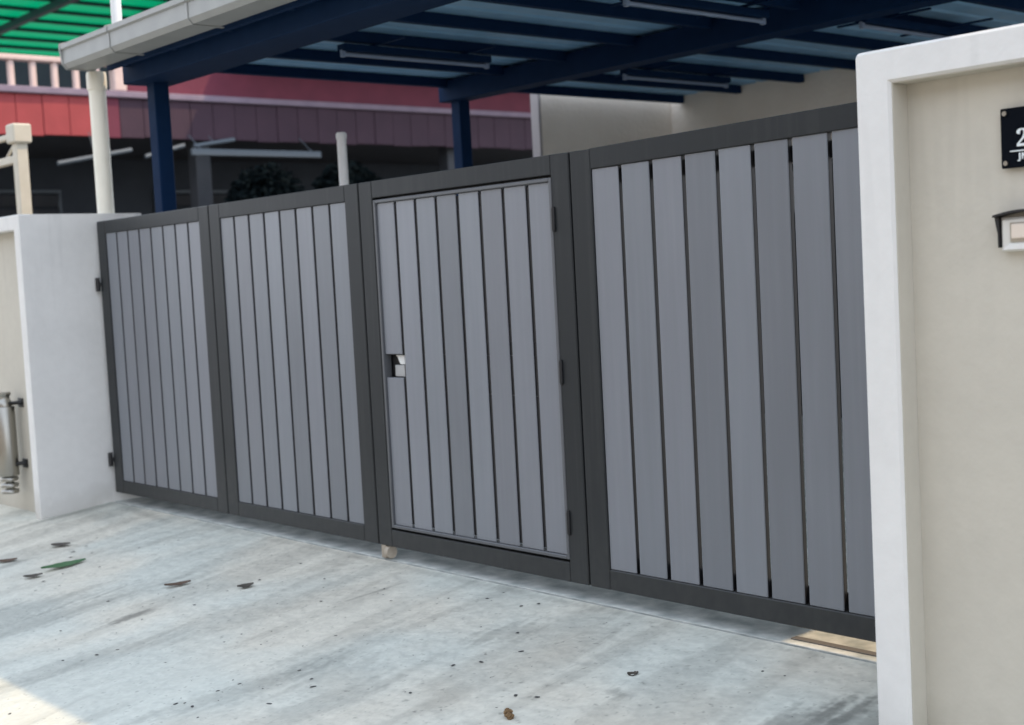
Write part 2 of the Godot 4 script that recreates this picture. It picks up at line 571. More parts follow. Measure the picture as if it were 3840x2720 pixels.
func house_and_walls() -> void:
	var t := thing("house", "beige rendered house wall behind the carport, right of the maroon neighbour", "house", Vector3(4.4, 0, -5.86))
	var st := mb()
	box2(st, Vector3(-4.7, -0.4, -5.0), Vector3(4.7, 6.2, 0.0), 0.01)
	obj("wall", st, M.house_wall, t)
	for k in 4:   # dark sliding doors, unseen, added so the gate gaps look dark
		var x0 := -4.15 + 1.45 * k
		st = mb()
		for q in [[Vector3(x0, 0.081, 0.0005), Vector3(x0 + 0.06, 2.3, 0.05)], [Vector3(x0 + 1.385, 0.081, 0.0005), Vector3(x0 + 1.445, 2.3, 0.05)], [Vector3(x0 + 0.0605, 0.081, 0.0005), Vector3(x0 + 1.3845, 0.16, 0.0495)], [Vector3(x0 + 0.0605, 2.23, 0.0005), Vector3(x0 + 1.3845, 2.3, 0.0495)]]:
			box2(st, q[0], q[1], 0.003)
		var door := obj("door", st, M.frame, t)
		st = mb()
		box2(st, Vector3(x0 + 0.061, 0.161, 0.02), Vector3(x0 + 1.384, 2.229, 0.028))
		obj("pane", st, M.glass, door)
	st = mb()
	box2(st, Vector3(-4.9, 6.2, -5.2), Vector3(4.9, 6.35, 0.2), 0.01)
	obj("roof", st, M.gutter, t)

	# unseen house block behind the camera, added to cut the low sky light
	t = thing("sky_blocker_house", "unseen beige house block added across the street to cut sky light", "house", Vector3(6.0, -0.34, 12.5))
	st = mb()
	box2(st, Vector3(-16.0, 0, 0.0), Vector3(16.0, 6.6, 8.0), 0.02)
	obj("wall", st, M.house_wall, t)
	st = mb()
	box2(st, Vector3(-16.3, 6.6, -0.8), Vector3(16.3, 6.8, 8.2), 0.02)
	obj("roof", st, M.maroon, t)
	for k in 10:
		for y in [0.9, 3.9]:
			st = mb()
			box2(st, Vector3(-14.8 + 3.1 * k, y, -0.03), Vector3(-13.0 + 3.1 * k, y + 1.5, -0.001), 0.004)
			obj("window", st, M.glass, t)

	t = thing("side_wall", "tall beige wall closing the far left end of the carport", "wall", Vector3(-0.2, 0, -5.0))
	st = mb()
	box2(st, Vector3(0.0, -0.4, -0.858), Vector3(0.1, 3.035, 0.83), 0.006)
	obj("wall", st, M.house_wall, t)
	st = mb()
	box2(st, Vector3(0.0, -0.4, 0.832), Vector3(0.103, 3.03, 0.86), 0.004)
	obj("end_trim", st, M.trim, t)

	t = thing("left_boundary_wall", "white rendered front wall with recessed panel, left of the gate", "wall", Vector3(-0.05, 0, 0.5))
	st = mb()   # the return beside the gate and the front frame
	var u := rounded([Vector2(0, -0.6), Vector2(0, 2.013), Vector2(-6.0, 2.013), Vector2(-6.0, -0.6), Vector2(-5.9, -0.6), Vector2(-5.9, 1.915), Vector2(-0.088, 1.915), Vector2(-0.088, -0.6)], {1: 0.012})
	prism(st, u, -0.08, 0.0, 0.006)
	obj("frame", st, M.white_wall, t)
	st = mb()
	box2(st, Vector3(-0.26, -0.6, -0.85), Vector3(-0.0004, 2.0126, -0.0802))
	obj("pier", st, M.white_wall, t)
	st = mb()
	box2(st, Vector3(-5.98, -0.6, -0.26), Vector3(-0.262, 2.006, -0.082), 0.004)
	obj("recessed_panel", st, M.beige_wall, t)

	t = thing("side_boundary_wall", "low white wall behind the left pier, mostly hidden by the gate", "wall", Vector3(-0.2, 0, -2.2))
	st = mb()
	box2(st, Vector3(-0.1, -0.4, -1.925), Vector3(0.1, 1.96, 1.846), 0.006)
	obj("wall", st, M.white_wall, t)

	t = thing("right_boundary_wall", "white rendered front wall with cream recessed panel, right of the gate", "wall", Vector3(6.213, 0, 0.5))
	st = mb()
	u = rounded([Vector2(0, -0.6), Vector2(0, 2.052), Vector2(2.9, 2.052), Vector2(2.9, -0.6), Vector2(2.78, -0.6), Vector2(2.78, 1.955), Vector2(0.114, 1.955), Vector2(0.114, -0.6)], {1: 0.02})
	prism(st, u, -0.085, 0.0, 0.008)
	obj("frame", st, M.white_wall, t)
	st = mb()
	box2(st, Vector3(0.0, -0.6, -0.85), Vector3(0.25, 2.049, -0.0865), 0.004)
	obj("pier", st, M.white_wall, t)
	st = mb()
	box2(st, Vector3(0.252, -0.6, -0.26), Vector3(2.88, 2.046, -0.087), 0.004)
	box2(st, Vector3(0.1, -0.6, -0.0862), Vector3(2.79, 1.97, -0.0845))
	obj("recessed_panel", st, M.beige_wall, t)
	st = mb()
	box2(st, Vector3(0.1142, -0.6, -0.084), Vector3(0.117, 1.952, -0.010))
	box2(st, Vector3(0.1142, 1.9525, -0.084), Vector3(2.7798, 1.9548, -0.010))
	obj("reveal", st, M.beige_wall, t)


# ---------------------------------------------------------------- carport

func carport() -> void:
	var t := thing("carport", "navy steel carport roof on square columns behind the gate", "carport", Vector3(3.0, 0.08, -3.0))
	var st: SurfaceTool
	for z in [-0.46, -3.10]:
		st = mb()
		box(st, Vector3(-2.9, 1.40, z + 3.0), Vector3(0.11, 2.80, 0.11), 0.006)
		obj("column", st, M.navy, t)
	for q in [[-0.60, -0.28], [-3.17, -2.99]]:
		st = mb()
		box2(st, Vector3(-3.04, 2.79, q[0] + 3.0), Vector3(3.98, 2.953, q[1] + 3.0), 0.006)
		obj("beam", st, M.navy, t)
	st = mb()
	box2(st, Vector3(-3.04, 2.88, 2.80), Vector3(3.98, 3.02, 2.83), 0.004)
	obj("fascia", st, M.navy, t)
	for k in 11:
		st = mb()
		box(st, Vector3(-2.95 + 0.685 * k, 2.935, -0.03), Vector3(0.06, 0.07, 5.64), 0.004)
		obj("purlin", st, M.navy, t)
	for k in 10:   # ribbed sheets, one between each pair of purlins
		st = mb()
		var x0 := -2.95 + 0.685 * k - 0.02
		var prof := [[0.0, 0.0], [0.20, 0.0], [0.215, 0.022], [0.25, 0.022], [0.265, 0.0], [0.42, 0.0], [0.435, 0.022], [0.47, 0.022], [0.485, 0.0], [0.681, 0.0]]
		for i in prof.size() - 1:
			var a: Array = prof[i]
			var b: Array = prof[i + 1]
			var y := 2.9715
			var z0 := -2.86
			var z1 := 2.86
			quad(st, Vector3(x0 + a[0], y + a[1], z0), Vector3(x0 + b[0], y + b[1], z0), Vector3(x0 + b[0], y + b[1], z1), Vector3(x0 + a[0], y + a[1], z1), Vector3(x0, 10, 0))
			quad(st, Vector3(x0 + a[0], y + a[1] + 0.004, z0), Vector3(x0 + b[0], y + b[1] + 0.004, z0), Vector3(x0 + b[0], y + b[1] + 0.004, z1), Vector3(x0 + a[0], y + a[1] + 0.004, z1), Vector3(x0, -10, 0))
		obj("roof_sheet", st, M.sheet, t)

	# gutter along the front edge
	t = thing("roof_gutter", "grey box gutter along the front edge of the carport roof", "gutter", Vector3(-0.1, 2.965, -0.12))
	st = mb()
	var prof2 := PackedVector2Array([Vector2(0.02, 0.0), Vector2(0.195, 0.0), Vector2(0.22, 0.03), Vector2(0.22, 0.115), Vector2(0.235, 0.125), Vector2(0.235, 0.155), Vector2(0.205, 0.165), Vector2(0.19, 0.15),
		Vector2(0.202, 0.13), Vector2(0.202, 0.04), Vector2(0.18, 0.02), Vector2(0.03, 0.02), Vector2(0.03, 0.165), Vector2(0.01, 0.165), Vector2(0.0, 0.02)])
	# the profile lies across the gutter (z, y) and runs along x
	prism(st, prof2, -7.08, 0.0, 0.0, Transform3D(Basis(Vector3(0, 0, 1), Vector3(0, 1, 0), Vector3(-1, 0, 0)), Vector3.ZERO))
	obj("trough", st, M.gutter, t)
	st = mb()
	prism(st, PackedVector2Array([Vector2(-0.004, -0.004), Vector2(0.198, -0.004), Vector2(0.225, 0.028), Vector2(0.239, 0.12), Vector2(0.239, 0.16), Vector2(0.205, 0.172), Vector2(-0.004, 0.172)]), 0.0005, 0.02, 0.005, Transform3D(Basis(Vector3(0, 0, 1), Vector3(0, 1, 0), Vector3(-1, 0, 0)), Vector3.ZERO))
	obj("end_cap", st, M.gutter, t)
	for x in [0.68, 1.68, 2.95, 4.2, 5.4, 6.4]:
		st = mb()
		prism(st, PackedVector2Array([Vector2(-0.004, -0.005), Vector2(0.198, -0.005), Vector2(0.226, 0.028), Vector2(0.227, 0.118), Vector2(0.241, 0.122), Vector2(0.241, 0.16), Vector2(0.205, 0.171), Vector2(0.202, 0.168), Vector2(0.236, 0.156), Vector2(0.236, 0.127),
			Vector2(0.221, 0.117), Vector2(0.221, 0.031), Vector2(0.196, -0.0008), Vector2(-0.001, -0.0008)]), -x - 0.025, -x, 0.0, Transform3D(Basis(Vector3(0, 0, 1), Vector3(0, 1, 0), Vector3(-1, 0, 0)), Vector3.ZERO))
		obj("joint_strap", st, M.gutter, t)

	t = thing("downpipe", "round cream downpipe from the gutter end to the white wall top", "downpipe", Vector3(-0.13, 2.011, -0.135))
	st = mb()
	tube(st, Vector3(0, 0, 0), Vector3(0, 0.85, 0), 0.056, -1, 24)
	obj("pipe", st, M.cream, t)
	st = mb()
	lathe(st, Vector3.ZERO, [[0.0, 0.83], [0.064, 0.83], [0.066, 0.84], [0.066, 0.925], [0.063, 0.947], [0.0, 0.947]], 24)
	obj("socket", st, M.cream, t)

	t = thing("vent_pole", "white round pole rising above the gutter before the green canopy", "pole", Vector3(0.47, 3.12, -0.02))
	st = mb()
	tube(st, Vector3(0, -0.13, 0), Vector3(0, 1.2, 0), 0.033, -1, 20)
	obj("pipe", st, M.white_metal, t)
	st = mb()
	box2(st, Vector3(-0.05, -0.145, -0.1), Vector3(0.05, -0.12, 0.06), 0.004)
	obj("foot_plate", st, M.white_metal, t)

	# unlit fluorescent battens under the purlins
	var first: Node3D
	var spots := [[1.42, -1.05, "unlit tube light under the carport roof, nearest the left front column"], [1.42, -3.62, "unlit tube light beyond the rear beam, above the beige wall"], [3.40, -1.55, "white unlit tube light at the top edge, before the rear beam"], [3.60, -3.48, "unlit tube light beyond the rear beam, nearest the right white wall"]]
	for q in spots:
		var o: Node3D
		if first == null:
			o = thing("tube_light", q[2], "light", Vector3.ZERO, "unlit tube lights under the carport roof")
			st = mb()
			box2(st, Vector3(-0.045, -0.045, -1.22), Vector3(0.045, 0.0, 0.0), 0.006)
			obj("housing", st, M.navy, o)
			st = mb()
			tube(st, Vector3(0, -0.062, -1.19), Vector3(0, -0.062, -0.03), 0.013, -1, 12)
			obj("tube", st, M.tube, o)
			for z in [-1.205, -0.015]:
				st = mb()
				box(st, Vector3(0, -0.056, z), Vector3(0.03, 0.05, 0.03), 0.004)
				obj("lamp_holder", st, M.tube, o)
			first = o
		else:
			o = first.duplicate()
			o.name = numbered("tube_light")
			add_child(o)
			o.set_meta("label", q[2])
		o.position = Vector3(q[0], 2.965, q[1])
	# fixtures hang from a purlin: short rods up to the frame
	for n in get_children():
		if String(n.name).begins_with("tube_light"):
			for z in [-1.0, -0.25]:
				st = mb()
				box2(st, Vector3(-0.34, 0.0, z - 0.012), Vector3(0.34, 0.012, z + 0.012))
				obj("bracket", st, M.navy, n)


# ---------------------------------------------------------------- the gate

var slat_mesh: ArrayMesh

func member(st: SurfaceTool, lo: Vector3, hi: Vector3) -> void:
	box2(st, lo, hi, 0.004)


func leaf(at_x: float, label: String, w := 1.494, side := 0.117, rise := 0.0) -> Node3D:
	var t := thing("gate_leaf", label, "gate", Vector3(at_x, 0.15, 0.0), "leaves of the grey folding gate")
	var st := mb()
	member(st, Vector3(0.003, 0, -0.05), Vector3(0.003 + side, 1.805, 0.0))
	obj("stile", st, M.frame, t)
	st = mb()
	member(st, Vector3(w - side, 0, -0.05), Vector3(w, 1.805 + rise, 0.0))
	obj("stile", st, M.frame, t)
	st = mb()
	var xa := 0.0032 + side
	var xb := w - side - 0.0002
	prism(st, PackedVector2Array([Vector2(xa, 1.722 + rise * xa / w), Vector2(xb, 1.722 + rise * xb / w), Vector2(xb, 1.805 + rise * xb / w), Vector2(xa, 1.805 + rise * xa / w)]), -0.0496, -0.0004, 0.003)
	obj("rail", st, M.frame, t)
	st = mb()
	member(st, Vector3(0.0032 + side, 0, -0.0496), Vector3(w - side - 0.0002, 0.085, -0.0004))
	obj("rail", st, M.frame, t)
	return t


func slats(t: Node3D, x0: float, x1: float, y0: float, y1: float, gap: float, skip_first := false, back := -0.030, rise := 0.0) -> void:
	var n := 8
	var pitch := (x1 - x0 + gap) / n
	for k in n:
		if skip_first and k == 0:
			continue
		var w := pitch - gap
		var st := mb()
		var wob := 0.0012 * (rng.randf() - 0.5)
		box2(st, Vector3(x0 + k * pitch + wob, y0, maxf(back, -0.0145)), Vector3(x0 + k * pitch + w + wob, y1 + rise * (k + 1) / n, -0.008 + 0.0015 * (rng.randf() - 0.5)), 0.0025)
		var front := obj("slat", st, M.slats[rng.randi() % 6], t)
		if back < -0.02:   # black box added behind each open slat so its gap looks dark
			st = mb()
			box2(st, Vector3(x0 + k * pitch + wob + 0.0005, y0, back), Vector3(x0 + k * pitch + w + wob - 0.0005, y1 + rise * (k + 1) / n, -0.0150))
			obj("gap_shade", st, M.black, front)


func backing(t: Node3D, x0: float, x1: float, ys: Array, front := -0.0155) -> void:
	for y in ys:
		var st := mb()
		box2(st, Vector3(x0, y, -0.0492), Vector3(x1, y + 0.058, front), 0.002)
		obj("cross_rail", st, M.black, t)


func hinge(t: Node3D, at: Vector3) -> void:
	var st := mb()
	tube(st, at + Vector3(0, -0.046, 0), at + Vector3(0, 0.046, 0), 0.009, -1, 12)
	tube(st, at + Vector3(0, -0.052, 0), at + Vector3(0, 0.052, 0), 0.006, -1, 10)
	obj("hinge", st, M.black, t)


func gate() -> void:
	var labels := ["far left gate leaf, narrowest in view, hinged on the white pier", "second gate leaf from the left, between the pier leaf and the door leaf", "gate leaf holding the small door with the square latch opening", "right gate leaf with open gaps, half hidden by the right white wall"]
	for k in 4:
		var t := leaf(1.5 * k, labels[k], 1.535 if k == 3 else 1.494, 0.109 if k == 2 else 0.117, 0.028 if k == 3 else 0.0)
		if k != 2:
			slats(t, 0.1205, 1.4175 if k == 3 else 1.3765, 0.0855, 1.7215, 0.019 if k == 3 else 0.021, false, -0.033 if k == 3 else -0.0145, 0.026 if k == 3 else 0.0)
			backing(t, 0.121, 1.417 if k == 3 else 1.376, [0.0875, 1.66], -0.0335 if k == 3 else -0.0155)
			if k != 3:
				var sb := mb()
				box2(sb, Vector3(0.121, 0.147, -0.0185), Vector3(1.376, 1.659, -0.0152))
				obj("backing_sheet", sb, M.black, t)
		else:
			# the small door hung in the third leaf, with a shadow gap round it
			var d := Node3D.new()
			d.name = "door"
			d.position = Vector3(0.122, 0.097, 0.0)
			d.set_meta("label", "narrow slatted door set inside the leaf")
			t.add_child(d, true)
			for q in [[Vector3(0, 0, -0.044), Vector3(0.016, 1.614, 0.004)], [Vector3(1.250, 0, -0.044), Vector3(1.266, 1.614, 0.004)], [Vector3(0.0162, 0, -0.0436), Vector3(1.2498, 0.016, 0.0036)], [Vector3(0.0162, 1.598, -0.0436), Vector3(1.2498, 1.614, 0.0036)]]:
				var st := mb()
				box2(st, q[0], q[1], 0.003)
				obj("door_frame", st, M.door_edge, d)
			slats(d, 0.0165, 1.2495, 0.0165, 1.5975, 0.021, true, -0.0145)
			# first slat, cut through for the latch
			var pitch := (1.233 + 0.021) / 8.0
			for q in [[0.0165, 0.748], [0.862, 1.5975]]:
				var st := mb()
				box2(st, Vector3(0.0165, q[0], -0.0145), Vector3(0.0165 + pitch - 0.021, q[1], -0.008), 0.0025)
				obj("slat", st, M.slats[2], d)
			backing(d, 0.017, 1.249, [0.03, 0.69, 0.865, 1.53])
			var sb := mb()
			box2(sb, Vector3(0.017, 0.0885, -0.0185), Vector3(1.249, 0.6895, -0.0152))
			box2(sb, Vector3(0.017, 0.924, -0.0185), Vector3(1.249, 1.5295, -0.0152))
			box2(sb, Vector3(0.175, 0.7485, -0.0185), Vector3(1.249, 0.8645, -0.0152))
			obj("backing_sheet", sb, M.black, d)
			# black stop added behind the gap round the door so it reads dark
			sb = mb()
			box2(sb, Vector3(0.105, 0.075, -0.062), Vector3(0.135, 1.74, -0.0505))
			box2(sb, Vector3(1.375, 0.075, -0.062), Vector3(1.400, 1.74, -0.0505))
			box2(sb, Vector3(0.1355, 0.075, -0.062), Vector3(1.3745, 0.11, -0.0507))
			box2(sb, Vector3(0.1355, 1.70, -0.062), Vector3(1.3745, 1.74, -0.0507))
			obj("door_stop", sb, M.black, t)
			# latch box in the opening
			var st2 := mb()
			box2(st2, Vector3(0.021, 0.747, -0.07), Vector3(0.172, 0.866, -0.046), 0.002)
			obj("latch_case", st2, M.black, d)
			st2 = mb()
			prism(st2, PackedVector2Array([Vector2(0.060, 0.751), Vector2(0.136, 0.751), Vector2(0.136, 0.808), Vector2(0.060, 0.808)]), -0.045, -0.030, 0.002)
			obj("latch_bolt", st2, M.latch, d)
			st2 = mb()
			prism(st2, PackedVector2Array([Vector2(0.098, 0.811), Vector2(0.136, 0.811), Vector2(0.136, 0.857), Vector2(0.062, 0.857), Vector2(0.078, 0.846), Vector2(0.088, 0.828)]), -0.045, -0.034, 0.002)
			obj("latch_lever", st2, M.white_metal, d)
			for y in [0.16, 0.80, 1.44]:
				hinge(d, Vector3(1.273, y, 0.004))
		if k == 0:
			for y in [0.22, 1.39]:
				var st := mb()
				tube(st, Vector3(-0.016, y - 0.045, 0.012), Vector3(-0.016, y + 0.045, 0.012), 0.015, -1, 14)
				box2(st, Vector3(-0.0525, y - 0.025, -0.004), Vector3(-0.02, y + 0.025, 0.008), 0.002)
				box2(st, Vector3(-0.02, y - 0.012, 0.002), Vector3(0.02, y + 0.012, 0.010), 0.002)
				obj("pier_hinge", st, M.black, t)
		if k == 2:
			# roller foot under the meeting edge
			var st := mb()
			box2(st, Vector3(0.012, -0.066, -0.03), Vector3(0.052, -0.0005, -0.004), 0.002)
			obj("roller_bracket", st, M.rust, t)
			st = mb()
			tube(st, Vector3(0.056, -0.034, -0.018), Vector3(0.084, -0.034, -0.018), 0.031, -1, 20)
			obj("roller", st, M.rust, t)
	# post on the right pier that carries the last leaf
	var t2 := thing("gate_post", "dark steel post between the right gate leaf and the right pier", "post", Vector3(6.13, 0.08, -0.02))
	var st3 := mb()
	box2(st3, Vector3(-0.12, 0.02, -0.10), Vector3(0.093, 1.9, -0.034), 0.004)
	obj("post", st3, M.frame, t2)
	# dark strip standing in for the shadow across the sun patch
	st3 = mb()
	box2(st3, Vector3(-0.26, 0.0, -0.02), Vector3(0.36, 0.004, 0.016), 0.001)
	var rail := obj("shadow_strip", st3, M.strip_shade, self, Vector3(5.74, 0.0805, -0.075))
	tag(rail, "dark flat strip standing in for shadow under the right gate leaf", "shadow strip")


# ---------------------------------------------------------------- the neighbour on the left

func neighbour() -> void:
	var t := thing("neighbour_house", "maroon neighbouring house with dark open porch and pale balcony balusters", "house", Vector3(-9.0, 0.0, -9.0))
	var st := mb()
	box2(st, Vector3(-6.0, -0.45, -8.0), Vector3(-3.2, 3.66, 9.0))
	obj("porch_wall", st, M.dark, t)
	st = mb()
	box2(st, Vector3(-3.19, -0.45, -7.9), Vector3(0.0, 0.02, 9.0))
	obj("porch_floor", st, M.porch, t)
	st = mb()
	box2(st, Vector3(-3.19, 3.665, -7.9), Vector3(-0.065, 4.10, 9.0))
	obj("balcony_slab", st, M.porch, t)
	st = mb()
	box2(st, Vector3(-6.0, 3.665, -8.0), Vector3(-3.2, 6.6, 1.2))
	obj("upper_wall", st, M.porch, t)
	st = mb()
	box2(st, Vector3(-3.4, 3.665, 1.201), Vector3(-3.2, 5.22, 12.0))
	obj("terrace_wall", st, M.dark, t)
	st = mb()
	box2(st, Vector3(-6.2, 6.6, -8.2), Vector3(-2.9, 6.75, 1.4), 0.01)
	obj("roof", st, M.gutter, t)
	st = mb()
	box2(st, Vector3(-0.03, 5.0, -8.0), Vector3(1.25, 5.06, 2.7), 0.01)  # unseen slab added to shade the fascia below
	obj("shade_slab", st, M.maroon, t)
	# maroon fascia boards, sun at the left end and shade beyond painted in
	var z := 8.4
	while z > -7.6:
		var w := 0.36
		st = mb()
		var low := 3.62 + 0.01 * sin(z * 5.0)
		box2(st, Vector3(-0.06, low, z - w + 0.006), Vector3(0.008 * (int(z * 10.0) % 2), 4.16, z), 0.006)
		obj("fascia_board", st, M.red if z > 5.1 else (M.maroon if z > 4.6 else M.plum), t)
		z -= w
	st = mb()
	box2(st, Vector3(-0.2, 4.162, -7.7), Vector3(0.07, 4.25, 9.0), 0.01)
	obj("ledge", st, M.ledge, t)
	st = mb()
	box2(st, Vector3(-0.20, 4.251, -7.6), Vector3(-0.04, 5.0, 4.30), 0.01)
	obj("parapet", st, M.maroon, t)
	# balusters of the balcony
	z = 8.55
	while z > 4.7:
		st = mb()
		box2(st, Vector3(-0.09, 4.251, z - 0.036), Vector3(-0.01, 4.59, z + 0.036), 0.008)
		obj("baluster", st, M.pink, t)
		z -= 0.295
	st = mb()
	box2(st, Vector3(-0.13, 4.251, 4.31), Vector3(0.03, 4.62, 4.50), 0.02)
	obj("balcony_post", st, M.pink, t)
	st = mb()
	box2(st, Vector3(-0.12, 4.5915, 4.505), Vector3(0.03, 4.66, 9.0), 0.012)
	obj("balcony_rail", st, M.pink, t)
	for q in [8.2, 3.1, -1.6, -6.8]:
		st = mb()
		box(st, Vector3(-0.3, 1.84, q), Vector3(0.24, 3.64, 0.24), 0.01)
		obj("porch_column", st, M.porch, t)

	# louvred windows and a door at the back of the porch
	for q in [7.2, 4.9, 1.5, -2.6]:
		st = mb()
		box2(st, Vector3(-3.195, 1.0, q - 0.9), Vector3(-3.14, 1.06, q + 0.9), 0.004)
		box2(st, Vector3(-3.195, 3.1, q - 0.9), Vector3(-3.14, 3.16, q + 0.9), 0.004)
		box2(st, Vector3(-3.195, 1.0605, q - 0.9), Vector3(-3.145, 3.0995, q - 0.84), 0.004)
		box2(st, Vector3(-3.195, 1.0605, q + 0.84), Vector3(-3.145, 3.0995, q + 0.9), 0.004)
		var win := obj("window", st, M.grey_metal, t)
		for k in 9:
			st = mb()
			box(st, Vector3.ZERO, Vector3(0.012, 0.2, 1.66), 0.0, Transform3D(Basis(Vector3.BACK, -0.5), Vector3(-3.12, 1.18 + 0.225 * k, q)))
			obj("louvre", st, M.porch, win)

	# green translucent canopy over the balcony
	t = thing("green_canopy", "translucent green sheet canopy with dark purlins at the upper left", "canopy", Vector3(-15.5, 6.4, -7.0))
	for k in 12:
		st = mb()
		box2(st, Vector3(-5.0 + 0.88 * k + 0.003, 0.05, -6.0), Vector3(-5.0 + 0.88 * (k + 1) - 0.003, 0.054, 4.6))
		obj("canopy_sheet", st, M.green, t)
	for k in 13:
		st = mb()
		box2(st, Vector3(-5.04 + 0.88 * k, -0.01, -6.0), Vector3(-4.96 + 0.88 * k, 0.048, 4.6), 0.004)
		obj("purlin", st, M.green_beam, t)
	for zz in [-2.7, 1.3]:
		st = mb()
		box2(st, Vector3(-5.1, -0.13, zz - 0.06), Vector3(5.7, -0.011, zz + 0.06), 0.005)
		obj("beam", st, M.green_beam, t)
	for zz in [-2.7, 1.3]:
		st = mb()
		box2(st, Vector3(-5.05, -6.83, zz - 0.05), Vector3(-4.95, -0.131, zz + 0.05), 0.005)
		obj("post", st, M.green_beam, t)

	# things in the porch
	t = thing("porch_bar", "grey horizontal metal bar across the dark porch, above the dark shrubs", "bar", Vector3(-8.6, 3.40, -6.4))
	st = mb()
	box2(st, Vector3(-0.03, -0.05, -1.15), Vector3(0.03, 0.045, 1.0), 0.01)
	obj("bar", st, M.grey_metal, t)
	for q in [-1.0, 0.85]:
		st = mb()
		tube(st, Vector3(0, 0.04, q), Vector3(-0.33, 0.27, q), 0.008, -1, 8)
		obj("hanger", st, M.grey_metal, t)
	var poles := [[Vector3(-8.7, 3.22, -3.5), Vector3(-8.7, 3.42, -4.55), "slanting grey pole in the porch, left of the cream downpipe"], [Vector3(-8.7, 3.33, -4.75), Vector3(-8.7, 3.50, -5.35), "slanting grey pole in the porch, between downpipe and navy column"], [Vector3(-8.7, 3.49, -5.50), Vector3(-8.7, 3.60, -6.15), "slanting pale pole in the porch, right of the navy column"]]
	for q in poles:
		t = thing("awning_pole", q[2], "pole", q[0], "slanting poles in the neighbour's porch")
		var d: Vector3 = q[1] - q[0]
		st = mb()
		tube(st, Vector3.ZERO, d, 0.030, -1, 12)
		obj("pole", st, M.grey_metal, t)
		st = mb()
		tube(st, d * 0.5, Vector3(-0.15, 3.66 - q[0].y, d.z * 0.5), 0.006, -1, 8)
		obj("hanger", st, M.grey_metal, t)
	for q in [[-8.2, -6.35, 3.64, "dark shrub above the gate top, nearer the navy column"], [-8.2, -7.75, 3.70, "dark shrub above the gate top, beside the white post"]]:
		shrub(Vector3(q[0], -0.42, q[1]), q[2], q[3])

	# cream gate post behind the left wall
	t = thing("cream_post", "cream post with a cap and side arm behind the left white wall", "post", Vector3(-1.93, -0.42, -0.3))
	st = mb()
	box2(st, Vector3(-0.045, 0, -0.045), Vector3(0.045, 3.22, 0.045), 0.006)
	obj("post", st, M.beige_paint, t)
	st = mb()
	box2(st, Vector3(-0.075, 3.10, -0.075), Vector3(0.075, 3.25, 0.075), 0.012)
	obj("cap", st, M.beige_paint, t)
	st = mb()
	box2(st, Vector3(-1.6, 2.955, -0.03), Vector3(-0.0455, 3.015, 0.03), 0.006)
	obj("arm", st, M.beige_paint, t)
	st = mb()
	box2(st, Vector3(-1.6, 3.15, -0.025), Vector3(-0.0755, 3.19, 0.025), 0.006)
	obj("arm", st, M.beige_paint, t)
	st = mb()
	tube(st, Vector3(-0.05, 3.13, 0), Vector3(-0.30, 3.0, 0), 0.012, -1, 8)
	obj("brace", st, M.beige_paint, t)

	# pale post behind the gate
	t = thing("white_post", "short white post rising behind the gate, before the maroon house", "post", Vector3(1.44, 0.08, -1.0))
	st = mb()
	tube(st, Vector3.ZERO, Vector3(0, 2.30, 0), 0.030, -1, 18)
	obj("pipe", st, M.white_metal, t)
	st = mb()
	lathe(st, Vector3.ZERO, [[0.0, 2.29], [0.034, 2.29], [0.034, 2.318], [0.028, 2.328], [0.0, 2.328]], 18)
	obj("cap", st, M.white_metal, t)


func shrub(at: Vector3, h: float, label: String) -> void:
	var t := thing("shrub", label, "shrub", at, "dark shrubs before the neighbour's porch")
	var st := mb()
	for k in 5:
		var a := TAU * k / 5.0
		tube(st, Vector3(0, 0, 0), Vector3(cos(a) * 0.3, h * 0.7, sin(a) * 0.35), 0.03, 0.01, 6)
	obj("stem", st, M.dark, t)
	st = mb()
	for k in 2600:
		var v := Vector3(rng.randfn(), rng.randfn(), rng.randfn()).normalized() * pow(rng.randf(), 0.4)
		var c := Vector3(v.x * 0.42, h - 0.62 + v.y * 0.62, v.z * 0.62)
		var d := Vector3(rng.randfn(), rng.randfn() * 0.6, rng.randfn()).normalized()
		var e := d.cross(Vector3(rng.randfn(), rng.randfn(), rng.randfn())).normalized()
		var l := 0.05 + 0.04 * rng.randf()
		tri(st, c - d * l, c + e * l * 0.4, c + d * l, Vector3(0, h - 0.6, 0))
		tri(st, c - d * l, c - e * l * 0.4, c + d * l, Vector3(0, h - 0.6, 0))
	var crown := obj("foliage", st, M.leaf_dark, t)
	crown.set_meta("kind", "stuff")


# ---------------------------------------------------------------- fittings on the walls

func text(t: Node3D, s: String, size: float, at: Vector3, called: String, serif := true) -> void:
	var f := SystemFont.new()
	f.font_names = PackedStringArray(["Droid Serif" if serif else "Droid Sans"])
	f.font_weight = 700
	var m := TextMesh.new()
	m.text = s
	m.font = f
	m.font_size = 64
	m.pixel_size = size / 64.0 / 0.72
	m.depth = 0.003
	m.horizontal_alignment = HORIZONTAL_ALIGNMENT_LEFT
	m.vertical_alignment = VERTICAL_ALIGNMENT_BOTTOM
	put(called, m, M.letter, t, at)


